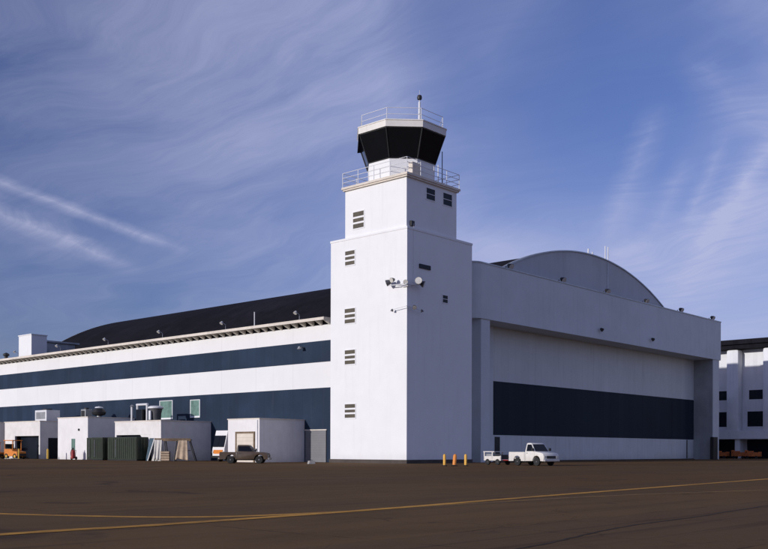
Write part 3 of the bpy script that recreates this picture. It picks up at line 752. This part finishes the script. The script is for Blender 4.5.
# step van between two annexes
v = thing('step_van', 'tall pale step van with dark windscreen parked between the cream and white annexes', 'van', (-2.6,24.75,GZ), PI)
MB().box(-3.0,2.2,-1.15,1.15,.55,3.7).prism([(2.2,.55),(2.75,.6),(2.75,1.5),(2.3,3.3),(2.2,3.7)], 'y', -1.13, 1.13).build('body', ANNEX_WH, v, bevel=.04)
MB().prism([(2.70,1.75),(2.78,1.75),(2.44,3.1),(2.36,3.1)], 'y', -1.0, -.04).prism([(2.70,1.75),(2.78,1.75),(2.44,3.1),(2.36,3.1)], 'y', .04, 1.0).build('windscreen', GLASS, v)
MB().box(2.76,2.8,-.85,.85,.95,1.4).build('grille', ORANGE, v)
for s in (-1,1): MB().box(2.76,2.82,s*.9,s*1.08,1.0,1.25).build('headlight', LENS, v)
MB().box(2.7,2.95,-1.1,1.1,.45,.7).build('bumper', BLACK, v, bevel=.03)
for sx in (-1.9,1.7):
    for sy in (-.95,.95): wheel(v, sx, sy, .42, .26, GALV)

# ------------------------------------------------------------------ building on the right
B = thing('neighbouring_hangar', 'shaded grey building with tall piers and dark roof beyond the hangar front', 'hangar', (120,10,GZ))
bp_ = under(B)
RX = 106.4
bp_(MB().box(RX,150,-40,60,3.3,20.5).box(RX+1.2,150,-40,60,GZ,3.3), 'wall', FARW)
ps = []
y = 6.1
for k in range(-6,8):
    y0 = 6.1 + 7.0*k
    bp_(MB().box(104,RX,y0,y0+2.45,3.3,20.5), 'pier', FARW, bevel=.5, smooth=True)
    bp_(MB().box(104.3,RX+1.2,y0-.2,y0+.75,GZ,3.28), 'pillar', FARW)
    for (z0,z1,ya,yb) in ((10.9,12.7,3.0,5.6),(5.7,8.6,2.6,5.9)):
        f = bp_(MB().box(RX-.06,RX-.002,y0-7+ya-.1+.2,y0-7+yb+.1+.2,z0-.15,z0).box(RX-.05,RX-.002,y0-7+ya+.1,y0-7+yb+.3,z1,z1+.1), 'window', FARW)
        q = MB().box(RX-.04,RX-.002,y0-7+ya+.2,y0-7+yb+.2,z0,z1).build('pane', NAVYGL, f); q.data.transform(Matrix.Translation(-B.location))
bp_(MB().box(103.8,RX,-40,60,3.3,4.9), 'canopy_beam', FARW)
bp_(MB().box(103.0,150,-40,60,21.3,22.2).box(103.5,150,-40,60,20.5,21.3), 'roof', ROOF)
for k in range(5): bp_(MB().box(RX+.9,RX+1.19,7.2-7*k+.1,12.6-7*k,GZ,3.2), 'roller_door', NAVYGL)
B.location = B.location + Vector((4.0,1.6,0)); B.scale = (1,1.01,1.02)
def cart(label, x, y, m):
    o = thing('baggage_cart', label, 'cart', (x,y,GZ), math.radians(-90), 'reddish carts at the foot of the right building')
    MB().box(-1.3,1.3,-.75,.75,.45,.6).box(-1.3,-1.2,-.75,.75,.6,1.6).box(1.2,1.3,-.75,.75,.6,1.3).box(-1.2,1.2,-.75,-.7,.6,1.0).build('body', m, o, bevel=.02)
    MB().box(-1.0,-.1,-.6,.6,.6,1.45).box(.1,1.0,-.55,.55,.6,1.2).build('load', ORANGE2, o, bevel=.05)
    for sx in (-.85,.85):
        for sy in (-.65,.65): MB().tube((sx,sy-.1,.28),(sx,sy+.1,.28),.28,14).build('wheel', BLACK, o)
    MB().tube((1.3,0,.45),(2.1,0,.3),.04,6).build('tow_bar', DARKM, o)
    return o
cart('reddish cart standing alone left of the grey pillar under the right building', 102.2, 8.6, ORANGE2)
cart('reddish cart just right of the grey pillar, nearest it, under the right building', 102.0, 5.0, ORANGE2)
cart('rightmost reddish cart with orange load before the dark opening of the right building', 101.6, 2.3, ORANGE2)

# ------------------------------------------------------------------ sun, sky, camera
EL, DEL = math.radians(12.), math.radians(10.)
sun_dir = Vector((-math.cos(DEL)*math.cos(EL), math.sin(DEL)*math.cos(EL), math.sin(EL)))
sl = bpy.data.lights.new('sun', 'SUN'); sl.energy = 3.0; sl.angle = math.radians(.53); sl.color = (1.0,.965,.93)
so = bpy.data.objects.new('sun', sl); COL.objects.link(so)
so.rotation_euler = sun_dir.to_track_quat('Z', 'Y').to_euler()

W_ = bpy.data.worlds.new('World'); S.world = W_; W_.use_nodes = True
t = NT(W_.node_tree); nt = W_.node_tree
bg = nt.nodes['Background']; bg.inputs['Strength'].default_value = .12
sky = t.n('ShaderNodeTexSky'); sky.sky_type = 'NISHITA'; sky.sun_disc = False
sky.sun_elevation = EL
sky.sun_rotation = math.atan2(sun_dir.x, sun_dir.y)
sky.air_density = 1.0; sky.dust_density = 1.2; sky.ozone_density = 2.5
AZ = math.radians(42.); F_ = 952.
vf = Vector((math.cos(AZ), math.sin(AZ), 0)); vr = Vector((math.sin(AZ), -math.cos(AZ), 0))
def sky_dir(x, y): return (vf + vr*((x-384)/F_) + Vector((0,0,1))*((450.3-y)/F_)).normalized()
dirv = t.vm('NORMALIZE', t.n('ShaderNodeTexCoord').outputs['Generated'])
sp = t.n('ShaderNodeSeparateXYZ'); t.l(dirv, sp.inputs[0]); zc = sp.outputs[2]
# high cloud layer: direction pushed out onto a plane overhead
inv = t.m('DIVIDE', 1.0, t.m('ADD', t.m('MAXIMUM', zc, 0.0), .16))
cb = t.n('ShaderNodeCombineXYZ')
t.l(t.m('MULTIPLY', sp.outputs[0], inv), cb.inputs[0]); t.l(t.m('MULTIPLY', sp.outputs[1], inv), cb.inputs[1])
pl = cb.outputs[0]
warp = t.n('ShaderNodeTexNoise'); t.l(pl, warp.inputs['Vector']); warp.inputs['Scale'].default_value = 1.1; warp.inputs['Detail'].default_value = 3
plw = t.vm('ADD', pl, t.vm('MULTIPLY', warp.outputs['Color'], (.8,.8,0)))
ci = t.noise(t.scale(plw, (1.2,.42,1), rot=(0,0,math.radians(38))), 1.6, 9, .6)       # broad veil, drawn out sideways
ci2 = t.noise(t.scale(plw, (2.6,.55,1), rot=(0,0,math.radians(75))), 2.0, 10, .62)    # combed filaments
veil = t.m('MULTIPLY', t.ramp(ci, .33, .70), .60)
fib = t.noise(t.scale(plw, (9.,1.1,1), rot=(0,0,math.radians(52))), 2.4, 12, .68)
fil = t.m('MULTIPLY', t.m('MULTIPLY', t.ramp(ci2, .45, .80), t.ramp(ci, .32, .6)), .18)
cloud = t.m('ADD', t.m('MULTIPLY', veil, t.m('ADD', .72, t.m('MULTIPLY', fib, .56))), fil)
# clear hole in the veil, upper right
def blob(x, y, r, soft):
    d = t.vm('DOT_PRODUCT', t.vm('NORMALIZE', t.vm('ADD', dirv, t.vm('MULTIPLY', t.vm('SUBTRACT', warp.outputs['Color'], (.5,.5,.5)), (.16,.16,.16)))), tuple(sky_dir(x, y)))
    return t.ramp(d, math.cos(math.radians(r+soft)), math.cos(math.radians(max(0, r-soft))))
hole = t.m('MAXIMUM', blob(600,85,5,5), t.m('MULTIPLY', blob(500,60,3,4), .7))
hole = t.m('MAXIMUM', hole, t.m('MULTIPLY', blob(690,160,2.5,3.5), .7))
cloud = t.m('MULTIPLY', cloud, t.m('SUBTRACT', 1.0, t.m('MULTIPLY', hole, .92)))
# streaks of cirrus: arcs between two directions of the sky
wn = t.noise(t.scale(dirv, (9,9,26)), 3.0, 6, .6)
def streak(a, b, wid, amt, fade=.15, lo=.25):
    A = sky_dir(*a); Bv = sky_dir(*b); N = A.cross(Bv).normalized(); Tn = N.cross(A).normalized()
    ln = A.angle(Bv)
    off = t.m('ADD', t.vm('DOT_PRODUCT', dirv, tuple(N)), t.m('MULTIPLY', t.m('SUBTRACT', wn, .5), wid*.9))
    u = t.m('DIVIDE', t.m('ARCTAN2', t.vm('DOT_PRODUCT', dirv, tuple(Tn)), t.vm('DOT_PRODUCT', dirv, tuple(A))), ln)
    lat = t.m('POWER', t.m('SUBTRACT', 1.0, t.m('MINIMUM', t.m('ABSOLUTE', t.m('DIVIDE', off, wid)), 1.0)), 1.4)
    e = t.m('MULTIPLY', t.ramp(u, -fade, fade), t.ramp(u, 1+.05, 1-fade*2))
    return t.m('MULTIPLY', t.m('MULTIPLY', lat, e), t.m('MULTIPLY', t.m('ADD', lo, t.m('MULTIPLY', t.m('ADD', .45, t.m('MULTIPLY', t.ramp(fib, .25, .75), .6)), t.m('ADD', wn, .25))), amt))
def puff(x, y, r, soft, amt):
    return t.m('MULTIPLY', t.m('MULTIPLY', blob(x, y, r, soft), t.m('ADD', .45, ci)), amt)
tot = cloud
for p_ in ((350,50,6,8,.15),(240,110,5,7,.13),(735,10,3,5,.26),(610,255,5,7,.24),(470,170,5,7,.20),(760,190,3,5,.22),(560,-30,3,4,.20)):
    tot = t.m('ADD', tot, puff(*p_))
tot = t.m('MULTIPLY', tot, t.m('SUBTRACT', 1.0, t.m('MULTIPLY', blob(40,320,7,8), .6)))
side = t.ramp(t.vm('DOT_PRODUCT', dirv, tuple(vr)), -.36, .30)
hz = t.m('MULTIPLY', t.m('MULTIPLY', t.ramp(zc, .42, .0), .50), t.m('ADD', .10, side))
tot = t.m('ADD', tot, hz)
tot = t.m('SUBTRACT', 1.0, t.m('POWER', 2.71828, t.m('MULTIPLY', tot, -1.25)))
tot = t.m('MULTIPLY', tot, t.m('SUBTRACT', 1.0, t.m('MULTIPLY', hole, .72)))
for args in [((-20,176),(190,254),.0085,.62), ((-20,206),(142,272),.013,.62), ((-40,200),(90,262),.03,.22),
             ((608,235),(662,100),.022,.26), ((690,215),(728,128),.012,.26), ((652,232),(690,150),.016,.18),
             ((600,262),(790,190),.024,.28), ((675,300),(800,100),.045,.42,.3,.12), ((700,250),(790,112),.016,.36), ((690,60),(800,170),.03,.2)]:
    tot = t.m('ADD', tot, streak(*args))
tot = t.m('MULTIPLY', tot, t.m('ADD', .88, t.m('MULTIPLY', t.ramp(fib, .2, .8), .20)))
tot = t.m('MINIMUM', t.m('MAXIMUM', tot, 0.0), .96)
base = t.mix(1.0, sky.outputs[0], (.60,.635,1.07), 'MULTIPLY')
col = t.mix(tot, base, (3.75,4.05,6.1))
side2 = t.ramp(t.vm('DOT_PRODUCT', dirv, tuple(vr)), -.45, .10)
col = t.vm('SCALE', col); sc_ = col.node; t.l(t.m('ADD', .80, t.m('MULTIPLY', side2, .20)), sc_.inputs['Scale'])
t.l(col, bg.inputs['Color'])

cam = bpy.data.cameras.new('camera'); co_ = bpy.data.objects.new('camera', cam); COL.objects.link(co_)
cpos = -(100*vf + (406.6-384)/F_*100*vr); cpos.z = 1.0
Mx = Matrix.Translation(cpos) @ Matrix.Rotation(AZ-PI/2, 4, 'Z') @ Matrix.Rotation(PI/2, 4, 'X') @ Matrix.Rotation(math.radians(.15), 4, 'Z')
co_.matrix_world = Mx
cam.sensor_fit = 'HORIZONTAL'; cam.sensor_width = 36; cam.lens = F_/768*36
cam.shift_y = (450.3-274.5)/768
cam.clip_start = .1; cam.clip_end = 6000
S.camera = co_
S.view_settings.view_transform = 'Standard'; S.view_settings.look = 'None'
S.view_settings.exposure = 0; S.view_settings.gamma = 1; S.view_settings.use_curve_mapping = False
S.render.engine = 'CYCLES'
S.cycles.max_bounces = 6
